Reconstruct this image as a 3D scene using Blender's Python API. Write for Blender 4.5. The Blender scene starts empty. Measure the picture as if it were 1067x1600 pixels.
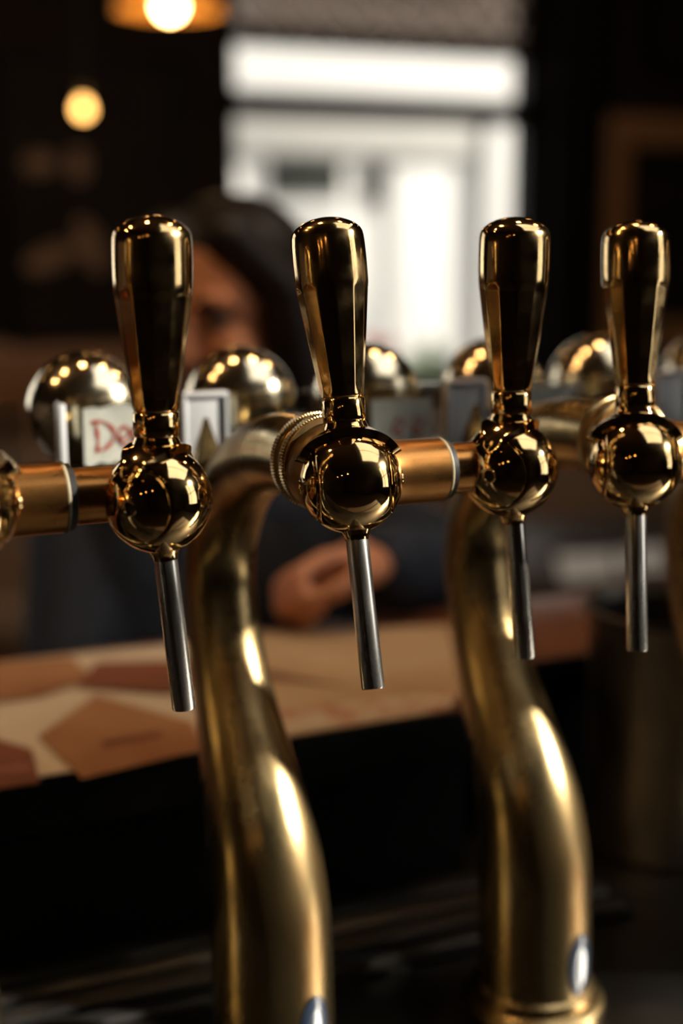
import bpy, bmesh, math, random
from mathutils import Vector, Matrix
random.seed(4)
R = math.radians
scene = bpy.context.scene
col = scene.collection

# ------------------------------------------------------------------ camera
F_PX, CX, CY = 2222.2, 533.5, 800.0
YAW, PITCH = R(24), R(11)
CAM = Vector((0, 0, 1.45))
FW = Vector((math.sin(YAW)*math.cos(PITCH), math.cos(YAW)*math.cos(PITCH), -math.sin(PITCH)))
RT = Vector((math.cos(YAW), -math.sin(YAW), 0))
UP = RT.cross(FW)
cam_data = bpy.data.cameras.new('camera')
cam_data.sensor_fit = 'VERTICAL'
cam_data.sensor_height = 36
cam_data.sensor_width = 24
cam_data.lens = 50
cam_data.clip_start = 0.02
cam_data.clip_end = 200
cam_data.dof.use_dof = True
cam_data.dof.focus_distance = 0.705
cam_data.dof.aperture_fstop = 2.5
cam = bpy.data.objects.new('camera', cam_data)
cam.location = CAM
cam.rotation_euler = (math.pi/2 - PITCH, 0, -YAW)
col.objects.link(cam)
scene.camera = cam

def ray(x, y): return FW + RT*((x-CX)/F_PX) - UP*((y-CY)/F_PX)
def at(x, y, d): return CAM + ray(x, y)*d
def at_y(x, y, Y):
    r = ray(x, y); return CAM + r*((Y-CAM.y)/r.y)
def at_z(x, y, Z):
    r = ray(x, y); return CAM + r*((Z-CAM.z)/r.z)

# ------------------------------------------------------------------ world, sun, exposure
world = bpy.data.worlds.new('world')
scene.world = world
world.use_nodes = True
bg = world.node_tree.nodes['Background']
bg.inputs[0].default_value = (1.0, 0.975, 0.93, 1)
bg.inputs[1].default_value = 2.0

SUN_FROM = Vector((0.80, -0.33, 0.44)).normalized()
sun_data = bpy.data.lights.new('sun', 'SUN')
sun_data.energy = 14.0
sun_data.angle = R(1.5)
sun_data.color = (1.0, 0.93, 0.80)
sun = bpy.data.objects.new('sun', sun_data)
sun.rotation_euler = SUN_FROM.to_track_quat('Z', 'Y').to_euler()
sun.location = (8, -2, 5)
col.objects.link(sun)

scene.view_settings.view_transform = 'Standard'
scene.view_settings.look = 'None'
scene.view_settings.gamma = 1
scene.view_settings.use_curve_mapping = False
scene.view_settings.exposure = 0.0
cy = scene.cycles
cy.use_denoising = True
cy.max_bounces = 10
cy.diffuse_bounces = 3
cy.glossy_bounces = 6
cy.transmission_bounces = 8
cy.transparent_max_bounces = 12
cy.sample_clamp_indirect = 6
cy.caustics_reflective = False
cy.caustics_refractive = False
cy.blur_glossy = 0.3

# ------------------------------------------------------------------ materials
def mat(name, color, rough=0.5, metal=0.0, noise=0.0, nscale=20, rvar=0.0, bump=0.0, bscale=200,
        color2=None, stretch=(1, 1, 1), transmission=0.0, ior=1.45, coat=0.0, spec=0.5, aniso=0.0):
    m = bpy.data.materials.new(name); m.use_nodes = True
    nt = m.node_tree; b = nt.nodes['Principled BSDF']
    b.inputs['Base Color'].default_value = (*color, 1)
    b.inputs['Roughness'].default_value = rough
    b.inputs['Metallic'].default_value = metal
    b.inputs['IOR'].default_value = ior
    b.inputs['Transmission Weight'].default_value = transmission
    b.inputs['Coat Weight'].default_value = coat
    b.inputs['Specular IOR Level'].default_value = spec
    if noise or rvar or bump:
        tc = nt.nodes.new('ShaderNodeTexCoord')
        mp = nt.nodes.new('ShaderNodeMapping'); mp.inputs['Scale'].default_value = stretch
        nt.links.new(tc.outputs['Object'], mp.inputs[0])
        n = nt.nodes.new('ShaderNodeTexNoise')
        n.inputs['Scale'].default_value = nscale; n.inputs['Detail'].default_value = 6
        nt.links.new(mp.outputs[0], n.inputs['Vector'])
        ramp = nt.nodes.new('ShaderNodeValToRGB')
        ramp.color_ramp.elements[0].position = 0.35; ramp.color_ramp.elements[1].position = 0.68
        nt.links.new(n.outputs['Fac'], ramp.inputs[0])
        if noise:
            c2 = color2 or tuple(c*(1-noise) for c in color)
            ramp2 = nt.nodes.new('ShaderNodeMix'); ramp2.data_type = 'RGBA'
            ramp2.inputs[6].default_value = (*color, 1); ramp2.inputs[7].default_value = (*c2, 1)
            nt.links.new(ramp.outputs[0], ramp2.inputs[0])
            nt.links.new(ramp2.outputs[2], b.inputs['Base Color'])
        if rvar:
            mr = nt.nodes.new('ShaderNodeMapRange')
            mr.inputs['To Min'].default_value = max(0.01, rough-rvar); mr.inputs['To Max'].default_value = rough+rvar
            nt.links.new(ramp.outputs[0], mr.inputs[0]); nt.links.new(mr.outputs[0], b.inputs['Roughness'])
        if bump:
            n2 = nt.nodes.new('ShaderNodeTexNoise'); n2.inputs['Scale'].default_value = bscale
            n2.inputs['Detail'].default_value = 4
            nt.links.new(mp.outputs[0], n2.inputs['Vector'])
            bp = nt.nodes.new('ShaderNodeBump'); bp.inputs['Strength'].default_value = bump
            bp.inputs['Distance'].default_value = 0.001
            nt.links.new(n2.outputs['Fac'], bp.inputs['Height']); nt.links.new(bp.outputs[0], b.inputs['Normal'])
    return m

def emit(name, color, strength):
    m = bpy.data.materials.new(name); m.use_nodes = True
    nt = m.node_tree; nt.nodes.clear()
    o = nt.nodes.new('ShaderNodeOutputMaterial'); e = nt.nodes.new('ShaderNodeEmission')
    e.inputs[0].default_value = (*color, 1); e.inputs[1].default_value = strength
    nt.links.new(e.outputs[0], o.inputs[0]); return m

def window_glass(name, tint=(1, 1, 1)):
    m = bpy.data.materials.new(name); m.use_nodes = True
    nt = m.node_tree; nt.nodes.clear()
    o = nt.nodes.new('ShaderNodeOutputMaterial'); mx = nt.nodes.new('ShaderNodeMixShader')
    t = nt.nodes.new('ShaderNodeBsdfTransparent'); g = nt.nodes.new('ShaderNodeBsdfGlossy')
    t.inputs[0].default_value = (*tint, 1); g.inputs['Roughness'].default_value = 0.02
    fr = nt.nodes.new('ShaderNodeFresnel'); fr.inputs[0].default_value = 1.35
    ge = nt.nodes.new('ShaderNodeNewGeometry')          # only the entry face reflects, the exit face lets all through
    inv = nt.nodes.new('ShaderNodeMath'); inv.operation = 'SUBTRACT'; inv.inputs[0].default_value = 1
    mul = nt.nodes.new('ShaderNodeMath'); mul.operation = 'MULTIPLY'
    nt.links.new(ge.outputs['Backfacing'], inv.inputs[1]); nt.links.new(inv.outputs[0], mul.inputs[0])
    nt.links.new(fr.outputs[0], mul.inputs[1])
    nt.links.new(mul.outputs[0], mx.inputs[0]); nt.links.new(t.outputs[0], mx.inputs[1])
    nt.links.new(g.outputs[0], mx.inputs[2]); nt.links.new(mx.outputs[0], o.inputs[0]); return m

def wood(name, c1, c2, rough=0.4, scale=6, axis=0, coat=0.0):
    m = bpy.data.materials.new(name); m.use_nodes = True
    nt = m.node_tree; b = nt.nodes['Principled BSDF']
    tc = nt.nodes.new('ShaderNodeTexCoord'); mp = nt.nodes.new('ShaderNodeMapping')
    s = [14, 14, 14]; s[axis] = 1.0; mp.inputs['Scale'].default_value = s
    n = nt.nodes.new('ShaderNodeTexNoise'); n.inputs['Scale'].default_value = scale; n.inputs['Detail'].default_value = 8
    nt.links.new(tc.outputs['Object'], mp.inputs[0]); nt.links.new(mp.outputs[0], n.inputs['Vector'])
    mx = nt.nodes.new('ShaderNodeMix'); mx.data_type = 'RGBA'
    mx.inputs[6].default_value = (*c1, 1); mx.inputs[7].default_value = (*c2, 1)
    nt.links.new(n.outputs['Fac'], mx.inputs[0]); nt.links.new(mx.outputs[2], b.inputs['Base Color'])
    b.inputs['Roughness'].default_value = rough; b.inputs['Coat Weight'].default_value = coat
    return m

M = {}
M['polished'] = mat('polished_brass', (0.78, 0.54, 0.25), 0.075, 1, noise=0.2, nscale=50, rvar=0.045, bump=0.015, bscale=500)
M['handle'] = mat('handle_brass', (0.76, 0.52, 0.24), 0.11, 1, noise=0.25, nscale=55, rvar=0.08, bump=0.02, bscale=700)
M['aged'] = mat('aged_brass', (0.50, 0.385, 0.19), 0.28, 1, noise=0.35, nscale=26, rvar=0.07, bump=0.10, bscale=260,
                color2=(0.19, 0.105, 0.038), stretch=(1, 1, 0.25))
M['collar'] = mat('dull_brass', (0.42, 0.29, 0.13), 0.33, 1, noise=0.4, nscale=60, rvar=0.1)
M['copper'] = mat('copper_tube', (0.52, 0.24, 0.07), 0.27, 1, noise=0.4, nscale=40, rvar=0.08, stretch=(0.3, 1, 1))
M['steel'] = mat('spout_steel', (0.74, 0.71, 0.66), 0.25, 1, noise=0.2, nscale=90, rvar=0.07, stretch=(1, 1, 0.15))
M['tray'] = mat('tray_steel', (0.085, 0.08, 0.075), 0.42, 1, noise=0.4, nscale=8, rvar=0.1)
M['seal'] = mat('cream_seal', (0.27, 0.22, 0.13), 0.6, noise=0.3, nscale=80)
M['black'] = mat('black_rubber_and_gap', (0.01, 0.01, 0.01), 0.5)
M['hole'] = mat('dark_recess', (0.02, 0.015, 0.01), 0.5, 0.6)
M['badge'] = mat('blue_badge_enamel', (0.02, 0.03, 0.05), 0.08, coat=1.0)
M['badge_white'] = mat('badge_glint_white', (0.7, 0.72, 0.74), 0.3)
M['acrylic'] = window_glass('clear_acrylic', (0.93, 0.94, 0.94))
M['frost'] = mat('frosted_acrylic', (0.72, 0.72, 0.73), 0.35, transmission=0.25, ior=1.4)
M['paper'] = mat('label_paper', (0.82, 0.78, 0.68), 0.8, noise=0.25, nscale=90)
M['red_ink'] = mat('red_marker', (0.50, 0.05, 0.02), 0.7)
M['rail'] = mat('black_rail', (0.008, 0.007, 0.006), 0.35)
M['globe'] = mat('globe_brass', (0.86, 0.74, 0.52), 0.16, 1, noise=0.15, nscale=40, rvar=0.05)
M['counter'] = wood('counter_wood', (0.085, 0.022, 0.006), (0.16, 0.050, 0.015), 0.45, 5, 0, 0.1)
M['panel'] = mat('black_bar_panel', (0.003, 0.003, 0.003), 0.6, spec=0.15)
M['kraft'] = mat('kraft_sheet', (0.40, 0.20, 0.085), 0.8, noise=0.35, nscale=9, color2=(0.28, 0.11, 0.04))
M['redkraft'] = mat('red_brown_sheet', (0.24, 0.075, 0.03), 0.8, noise=0.3, nscale=9)
M['beige'] = mat('beige_sheet', (0.52, 0.38, 0.22), 0.8, noise=0.3, nscale=8, color2=(0.42, 0.26, 0.13))
M['pale'] = mat('pale_sheet', (0.70, 0.58, 0.42), 0.8, noise=0.2, nscale=8)
M['print'] = mat('printed_border', (0.62, 0.55, 0.40), 0.8, noise=0.5, nscale=40, color2=(0.42, 0.16, 0.09))
M['ink'] = mat('brown_ink', (0.16, 0.05, 0.02), 0.8)
M['slat'] = mat('slat_steel', (0.20, 0.19, 0.18), 0.4, 1, noise=0.3, nscale=20, rvar=0.08)
M['pot'] = mat('pot_steel', (0.42, 0.38, 0.34), 0.36, 1, noise=0.3, nscale=20, rvar=0.08)
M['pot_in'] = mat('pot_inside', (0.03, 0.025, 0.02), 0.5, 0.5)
M['skin'] = mat('skin', (0.62, 0.27, 0.14), 0.5, noise=0.2, nscale=20)
M['lips'] = mat('lips', (0.42, 0.12, 0.08), 0.45)
M['hair'] = mat('dark_hair', (0.012, 0.008, 0.006), 0.5, noise=0.5, nscale=60, stretch=(4, 4, 0.4))
M['eye'] = mat('eyeball', (0.34, 0.27, 0.22), 0.3)
M['iris'] = mat('dark_iris', (0.02, 0.01, 0.008), 0.2)
M['denim'] = mat('dark_denim', (0.016, 0.026, 0.046), 0.8, noise=0.45, nscale=40, bump=0.3, bscale=600)
M['shirt'] = mat('black_shirt', (0.006, 0.006, 0.008), 0.8, noise=0.3, nscale=30)
M['trousers'] = mat('black_trousers', (0.01, 0.01, 0.012), 0.8, noise=0.3, nscale=30)
M['wall'] = mat('dark_brown_wall', (0.014, 0.008, 0.005), 0.7, noise=0.4, nscale=3, spec=0.2)
M['wainscot'] = wood('wainscot_wood', (0.10, 0.055, 0.025), (0.17, 0.09, 0.045), 0.5, 4, 2)
M['floor'] = wood('floor_wood', (0.016, 0.008, 0.004), (0.032, 0.016, 0.008), 0.6, 4, 0)
M['ceiling'] = mat('ceiling_paint', (0.030, 0.018, 0.010), 0.7, noise=0.2, nscale=2)
M['frame_black'] = mat('black_paint', (0.005, 0.004, 0.003), 0.6, noise=0.3, nscale=10, spec=0.2)
M['frame_wood'] = wood('picture_frame_wood', (0.22, 0.10, 0.035), (0.34, 0.17, 0.065), 0.45, 5, 2)
M['glass'] = window_glass('window_glass')
M['glass_transom'] = window_glass('smoky_transom_glass', (0.40, 0.36, 0.34))
M['lead'] = mat('pale_lead_came', (0.70, 0.66, 0.64), 0.6)
M['bench'] = mat('tan_leather', (0.34, 0.23, 0.15), 0.5, noise=0.3, nscale=6)
M['bench_wood'] = wood('bench_wood', (0.10, 0.045, 0.02), (0.18, 0.08, 0.035), 0.5, 4, 0)
M['table'] = wood('table_wood', (0.02, 0.012, 0.008), (0.04, 0.02, 0.012), 0.5, 5, 0)
M['card'] = mat('white_card', (0.80, 0.83, 0.82), 0.7, noise=0.1, nscale=10)
M['ext_white'] = mat('white_render', (0.46, 0.455, 0.44), 0.8, noise=0.06, nscale=2)
M['ext_grey'] = mat('pale_grey_render', (0.25, 0.245, 0.23), 0.8, noise=0.1, nscale=2)
M['ext_pane'] = mat('shop_pane', (0.022, 0.024, 0.021), 0.9, spec=0.05)
M['ext_lower'] = mat('pale_stall_riser', (0.19, 0.195, 0.19), 0.7)
M['ext_dark'] = mat('dark_eaves_slate', (0.12, 0.11, 0.10), 0.8)  # even dark grey of the cornice
M['street'] = mat('street_paving', (0.42, 0.41, 0.39), 0.9, noise=0.2, nscale=4)
M['leaf'] = mat('leaf_green', (0.06, 0.14, 0.035), 0.6, noise=0.4, nscale=30)
M['flower'] = mat('pink_red_petal', (0.75, 0.22, 0.18), 0.6)
M['terracotta'] = mat('terracotta', (0.35, 0.14, 0.07), 0.8)
M['bulb'] = emit('bulb_glow', (1.0, 0.60, 0.24), 45)
M['bulb_row'] = emit('bright_bulb_glow', (1.0, 0.58, 0.26), 195)
M['bulb_dim'] = emit('dim_bulb_glow', (1.0, 0.52, 0.18), 20)
M['bulb_small'] = emit('amber_bulb_glow', (1.0, 0.50, 0.13), 9)
M['amber'] = mat('amber_glass_shade', (0.80, 0.42, 0.10), 0.35, transmission=0.35)
M['cord'] = mat('black_cord', (0.01, 0.01, 0.01), 0.6)
M['lampbrass'] = mat('lamp_brass', (0.5, 0.34, 0.14), 0.35, 1, noise=0.2, nscale=40)
M['picture'] = mat('dark_picture', (0.016, 0.011, 0.008), 0.6, noise=0.6, nscale=5, color2=(0.007, 0.005, 0.004), spec=0.15)
M['picture_tan'] = mat('picture_tan_paint', (0.24, 0.15, 0.095), 0.6, noise=0.3, nscale=14)
M['stool'] = mat('stool_leather', (0.03, 0.015, 0.01), 0.5, noise=0.3, nscale=30)

# ------------------------------------------------------------------ mesh helpers
def mesh_from(bm, name, sharp=40, smooth=True):
    bmesh.ops.recalc_face_normals(bm, faces=bm.faces)
    me = bpy.data.meshes.new(name)
    bm.to_mesh(me); bm.free()
    if smooth:
        me.polygons.foreach_set('use_smooth', [True]*len(me.polygons))
        me.set_sharp_from_angle(angle=R(sharp))
    return me

def obj(name, me, m, parent=None, loc=None):
    o = bpy.data.objects.new(name, me)
    if m is not None and not me.materials: me.materials.append(m)
    col.objects.link(o)
    if parent is not None: o.parent = parent
    if loc is not None: o.location = loc
    return o

def tag(o, label, cat, group=None, kind=None):
    o['label'] = label
    if cat: o['category'] = cat
    if group: o['group'] = group
    if kind: o['kind'] = kind
    return o

def thing(name, label, cat, loc=(0, 0, 0), rot=(0, 0, 0), group=None):
    o = bpy.data.objects.new(name, None); col.objects.link(o)
    o.empty_display_size = 0.02
    o.location = loc; o.rotation_euler = rot
    return tag(o, label, cat, group)

def struct(name, me, m, label):
    o = obj(name, me, m); o['kind'] = 'structure'; o['label'] = label; return o

def add_box(bm, lo, hi, bevel=0.0, segs=2):
    lo = Vector(lo); hi = Vector(hi)
    r = bmesh.ops.create_cube(bm, size=1)
    vs = r['verts']
    bmesh.ops.scale(bm, verts=vs, vec=hi-lo)
    bmesh.ops.translate(bm, verts=vs, vec=(lo+hi)/2)
    if bevel:
        es = list({e for v in vs for e in v.link_edges})
        bmesh.ops.bevel(bm, geom=es, offset=bevel, segments=segs, affect='EDGES', profile=0.5)

def box(name, lo, hi, bevel=0.0):
    bm = bmesh.new(); add_box(bm, lo, hi, bevel); return mesh_from(bm, name)

def boxes(name, lst, bevel=0.0):
    bm = bmesh.new()
    for lo, hi in lst: add_box(bm, lo, hi, bevel)
    return mesh_from(bm, name)

AX = {'x': (Vector((1, 0, 0)), Vector((0, 1, 0)), Vector((0, 0, 1))),
      'y': (Vector((0, 1, 0)), Vector((0, 0, 1)), Vector((1, 0, 0))),
      'z': (Vector((0, 0, 1)), Vector((1, 0, 0)), Vector((0, 1, 0)))}

def add_lathe(bm, prof, axis='z', n=48, origin=(0, 0, 0), rmod=None):
    """prof: list of (radius, distance along axis)."""
    a, u, v = AX[axis] if isinstance(axis, str) else axis
    o = Vector(origin)
    rings = []
    for r, t in prof:
        if r < 1e-7:
            rings.append([bm.verts.new(o+a*t)])
        else:
            ring = []
            for i in range(n):
                th = 2*math.pi*i/n
                rr = r*(rmod(th, t) if rmod else 1)
                ring.append(bm.verts.new(o+a*t+(u*math.cos(th)+v*math.sin(th))*rr))
            rings.append(ring)
    for A, B in zip(rings, rings[1:]):
        if len(A) == 1 and len(B) == 1: continue
        for i in range(n):
            j = (i+1) % n
            if len(A) == 1: bm.faces.new((A[0], B[j], B[i]))
            elif len(B) == 1: bm.faces.new((A[i], A[j], B[0]))
            else: bm.faces.new((A[i], A[j], B[j], B[i]))

def lathe(name, prof, axis='z', n=48, origin=(0, 0, 0), sharp=40, rmod=None):
    bm = bmesh.new(); add_lathe(bm, prof, axis, n, origin, rmod); return mesh_from(bm, name, sharp)

def frame_axes(d):
    d = Vector(d).normalized()
    h = Vector((0, 0, 1)) if abs(d.z) < 0.9 else Vector((1, 0, 0))
    u = d.cross(h).normalized(); v = d.cross(u)
    return (d, u, v)

def add_capsule(bm, a, b, ra, rb, n=16):
    """tapered limb with round ends"""
    a, b = Vector(a), Vector(b); L = (b-a).length
    prof = [(0, -ra)]
    for k in range(1, 5):
        t = k/5*math.pi/2; prof.append((ra*math.sin(t), -ra*math.cos(t)))
    prof += [(ra, 0), (rb, L)]
    for k in range(1, 5):
        t = k/5*math.pi/2; prof.append((rb*math.cos(t), L+rb*math.sin(t)))
    prof.append((0, L+rb))
    add_lathe(bm, prof, frame_axes(b-a) if L > 1e-6 else 'z', n, a)

def add_ellipsoid(bm, c, s, rot=None, n=24):
    r = bmesh.ops.create_uvsphere(bm, u_segments=n, v_segments=n//2, radius=1)
    mt = Matrix.Translation(Vector(c)) @ (rot.to_4x4() if rot else Matrix.Identity(4)) @ Matrix.Diagonal((*s, 1))
    bmesh.ops.transform(bm, matrix=mt, verts=r['verts'])

def tube(name, pts, r, n=10, caps=True):
    """round cord through points; r a number or list"""
    bm = bmesh.new(); pts = [Vector(p) for p in pts]; rings = []
    rs = r if isinstance(r, (list, tuple)) else [r]*len(pts)
    pu = None
    for i, p in enumerate(pts):
        d = (pts[min(i+1, len(pts)-1)]-pts[max(i-1, 0)]).normalized()
        if pu is None: pu = frame_axes(d)[1]
        pu = (pu-d*pu.dot(d)).normalized(); v = d.cross(pu)
        rings.append([bm.verts.new(p+(pu*math.cos(2*math.pi*k/n)+v*math.sin(2*math.pi*k/n))*rs[i]) for k in range(n)])
    for A, B in zip(rings, rings[1:]):
        for i in range(n): bm.faces.new((A[i], A[(i+1) % n], B[(i+1) % n], B[i]))
    if caps: bm.faces.new(rings[0][::-1]); bm.faces.new(rings[-1])
    return mesh_from(bm, name, 50)

def catmull(pts, per=8):
    out = []; n = len(pts)
    for i in range(n-1):
        p = [pts[max(i-1, 0)], pts[i], pts[i+1], pts[min(i+2, n-1)]]
        for k in range(per):
            t = k/per
            out.append(tuple(0.5*(2*p[1][j]+(p[2][j]-p[0][j])*t+(2*p[0][j]-5*p[1][j]+4*p[2][j]-p[3][j])*t*t
                                  + (3*p[1][j]-p[0][j]-3*p[2][j]+p[3][j])*t**3) for j in range(len(p[1]))))
    out.append(tuple(pts[-1])); return out

def copy_tree(o, parent=None):
    c = o.copy(); col.objects.link(c)
    if parent is not None: c.parent = parent
    for ch in list(o.children): copy_tree(ch, c)
    return c

def remeshed(name, bm, voxel, smooth=4):
    me = bpy.data.meshes.new(name+'_src'); bm.to_mesh(me); bm.free()
    o = bpy.data.objects.new('tmp', me); col.objects.link(o)
    md = o.modifiers.new('r', 'REMESH'); md.mode = 'VOXEL'; md.voxel_size = voxel; md.use_smooth_shade = True
    if smooth:
        s = o.modifiers.new('s', 'SMOOTH'); s.iterations = smooth; s.factor = 0.5
    dg = bpy.context.evaluated_depsgraph_get(); dg.update()
    out = bpy.data.meshes.new_from_object(o.evaluated_get(dg)); out.name = name
    bpy.data.objects.remove(o); bpy.data.meshes.remove(me)
    out.materials.clear()
    out.polygons.foreach_set('use_smooth', [True]*len(out.polygons))
    return out

# ------------------------------------------------------------------ room shell
X0, X1, Y0, Y1, ZC = -2.6, 3.4, -3.4, 4.2, 3.6
struct('floor', box('floor', (X0-.15, Y0-.15, -.1), (X1+.15, Y1+.15, 0)), M['floor'], 'dark wooden pub floor')
SKY = (0.75, 3.0, -1.1, 1.3)          # roof light over the right end of the bar
struct('ceiling', boxes('ceiling', [((X0-.15, Y0-.15, ZC), (SKY[0], Y1+.15, ZC+.12)), ((SKY[1], Y0-.15, ZC), (X1+.15, Y1+.15, ZC+.12)),
                                    ((SKY[0], Y0-.15, ZC), (SKY[1], SKY[2], ZC+.12)), ((SKY[0], SKY[3], ZC), (SKY[1], Y1+.15, ZC+.12))]), M['ceiling'], 'dark painted ceiling')
rl = struct('window_4', boxes('window_4', [((SKY[0], SKY[2], ZC+.02), (SKY[0]+.05, SKY[3], ZC+.10)), ((SKY[1]-.05, SKY[2], ZC+.02), (SKY[1], SKY[3], ZC+.10)),
                                           ((SKY[0], SKY[2], ZC+.02), (SKY[1], SKY[2]+.05, ZC+.10)), ((SKY[0], SKY[3]-.05, ZC+.02), (SKY[1], SKY[3], ZC+.10)),
                                           ((SKY[0], .23, ZC+.02), (SKY[1], .27, ZC+.10))]), M['frame_black'], 'black framed roof light over the bar')
for ya, yb in ((SKY[2]+.05, .23), (.27, SKY[3]-.05)):
    obj('pane', box('pane', (SKY[0]+.05, ya, ZC+.05), (SKY[1]-.05, yb, ZC+.056)), M['glass'], rl)

def wall_with_holes(name, axis, c0, c1, lo, hi, z0, z1, holes, m, label):
    """axis 'x': wall runs along X between lo..hi at Y c0..c1; axis 'y' the other way"""
    lst = []
    us = sorted({lo, hi, *[h[0] for h in holes], *[h[1] for h in holes]})
    for a, b in zip(us, us[1:]):
        hh = [h for h in holes if h[0] <= a+1e-6 and h[1] >= b-1e-6]
        spans = [(z0, z1)]
        if hh: spans = [(z0, hh[0][2]), (hh[0][3], z1)]
        for s, e in spans:
            if e-s < 1e-4: continue
            lst.append(((a, c0, s), (b, c1, e)) if axis == 'x' else ((c0, a, s), (c1, b, e)))
    return struct(name, boxes(name, lst), m, label)

W1 = (1.49, 2.58, 0.95, 2.40)       # window in the rear wall seen in the photograph
W2 = (-1.9, -0.3, 0.90, 2.40)       # its twin further left
W3 = (-2.00, -0.40, 0.85, 3.40)      # tall side window (runs along Y)
wall_with_holes('wall_rear', 'x', Y1, Y1+.14, X0-.15, X1+.15, 0, ZC, [W1, W2], M['wall'], 'dark brown wall with the street window')
wall_with_holes('wall_right', 'y', X1, X1+.15, Y0, Y1, 0, ZC, [W3], M['wall'], 'dark side wall with a tall window')
struct('wall_left', box('wall_left', (X0-.15, Y0, 0), (X0, Y1, ZC)), M['wall'], 'dark brown side wall')
struct('wall_front', box('wall_front', (X0-.15, Y0-.15, 0), (X1+.15, Y0, ZC)), M['wall'], 'dark wooden wall behind the bar')
struct('trim_1', boxes('trim_1', [((X0, Y1-.025, 0.0), (X1, Y1, 0.92)), ((X0, Y1-.045, 0.92), (X1, Y1, 0.95))]), M['wainscot'], 'brown wooden wainscot under the windows')
struct('trim_3', box('trim_3', (X0, Y1-.022, .95), (1.40, Y1, 1.15), .004), M['frame_wood'], 'brown wooden dado rail under the large picture')
struct('trim_2', box('trim_2', (2.62, Y1-.05, .95), (2.83, Y1, ZC), .006), M['frame_black'], 'black post beside the window')

def window_x(name, W, bars_z, label, transom=None, verticals=()):
    x0, x1, z0, z1 = W; y0, y1 = Y1+.02, Y1+.10; t = .035
    lst = [((x0, y0, z0), (x0+t, y1, z1)), ((x1-t, y0, z0), (x1, y1, z1)),
           ((x0, y0, z0), (x1, y1, z0+t)), ((x0, y0, z1-t), (x1, y1, z1))]
    for z, h in bars_z: lst.append(((x0, y0, z-h/2), (x1, y1, z+h/2)))
    for x in verticals: lst.append(((x-.02, y0, z0), (x+.02, y1, transom or z1)))
    w = struct(name, boxes(name, lst), M['frame_black'], label)
    zs = [z0+t]+[z for z, h in bars_z]+[z1-t]
    for a, b in zip(zs, zs[1:]):
        top = transom is not None and a >= transom-.01
        obj('pane', box('pane', (x0+t, y0+.035, a), (x1-t, y0+.041, b)), M['glass_transom'] if top else M['glass'], w)
    if transom:
        # diamond leading of the upper light
        p = .115; a0, a1, b0, b1 = x0+t, x1-t, transom+.015, z1-t
        k = a0-(b1-b0)
        while k < a1:
            for sg in (1, -1):
                pts = []
                for s in (0, b1-b0):
                    pts.append((k+s if sg > 0 else k+(b1-b0)-s, b0+s))
                (xa, za), (xb, zb) = pts
                # clip to the pane
                if xa > xb: (xa, za), (xb, zb) = (xb, zb), (xa, za)
                sl = (zb-za)/(xb-xa)
                if xa < a0: za += sl*(a0-xa); xa = a0
                if xb > a1: zb += sl*(a1-xb); xb = a1
                if xb-xa < .01: continue
                obj('lead_came', tube('lead_came', [(xa, y0+.03, za), (xb, y0+.03, zb)], .008, 6), M['lead'], w)
            k += p
    return w

window_x('window_1', W1, [(1.848, .075), (2.048, .05)], 'black framed street window with leaded top light', 2.045)
window_x('window_2', W2, [(1.850, .045), (2.045, .04)], 'black framed street window left of the picture', None, (-1.1,))
# side window
xa3, xb3 = X1+.03, X1+.11
w3 = [((xa3, W3[0], W3[2]), (xb3, W3[0]+.05, W3[3])), ((xa3, W3[1]-.05, W3[2]), (xb3, W3[1], W3[3])),
      ((xa3, W3[0], W3[2]), (xb3, W3[1], W3[2]+.05)), ((xa3, W3[0], W3[3]-.05), (xb3, W3[1], W3[3])),
      ((xa3, -1.45, W3[2]), (xb3, -1.40, W3[3])), ((xa3, W3[0], 2.10), (xb3, W3[1], 2.15))]
wd3 = struct('window_3', boxes('window_3', w3), M['frame_black'], 'tall black framed side window')
for ya, yb in ((W3[0]+.05, -1.45), (-1.4, W3[1]-.05)):
    for za, zb in ((W3[2]+.05, 2.10), (2.15, W3[3]-.05)):
        obj('pane', box('pane', (X1+.065, ya, za), (X1+.071, yb, zb)), M['glass'], wd3)

# ------------------------------------------------------------------ street outside
struct('ground', box('ground', (-8, Y1+.14, -.2), (14, 26, -.1)), M['street'], 'pale street paving outside')
YF = 9.0
bld = thing('shop_front', 'white shop front across the street seen through the window', 'building', (4.3, YF, -.1))
def bpart(name, x0, x1, z0, z1, depth, m, y=0.0, parent=None):
    return obj(name, box(name, (x0-4.3, -y-depth, z0+.1), (x1-4.3, -y, z1+.1), .004), m, parent or bld)
bpart('wall', 1.5, 8.0, -.1, 5.2, .0 + .2, M['ext_white'], -.2)
bpart('fascia', 2.6, 5.02, 1.98, 2.26, .10, M['ext_grey'])
bpart('cornice', 2.6, 5.6, 2.27, 2.35, .16, M['ext_dark'])
bpart('stall_riser', 2.6, 4.28, -.1, 1.0, .05, M['ext_lower'])
bpart('pilaster', 5.06, 5.50, -.1, 2.26, .14, M['ext_white'])
bpart('door', 4.36, 5.02, -.1, 1.96, .04, M['ext_white'])
for xa, xb, za, zb in ((3.46, 4.00, 1.70, 1.96), (4.18, 4.34, 1.66, 1.96), (3.46, 4.00, 1.10, 1.62), (2.75, 3.25, 1.12, 1.95)):
    f_ = bpart('window', xa-.04, xb+.04, za-.03, zb+.03, .03, M['ext_white'])
    bpart('pane', xa, xb, za, zb, .012, M['ext_pane'] if zb-za < .4 else M['ext_lower'], .03, f_)
for k in range(3):
    b_ = bpart('upper_window', 2.6+1.5*k, 3.5+1.5*k, 3.1, 4.5, .05, M['ext_grey'])
    bpart('pane', 2.68+1.5*k, 3.42+1.5*k, 3.18, 4.42, .012, M['ext_pane'], .05, b_)

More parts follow.
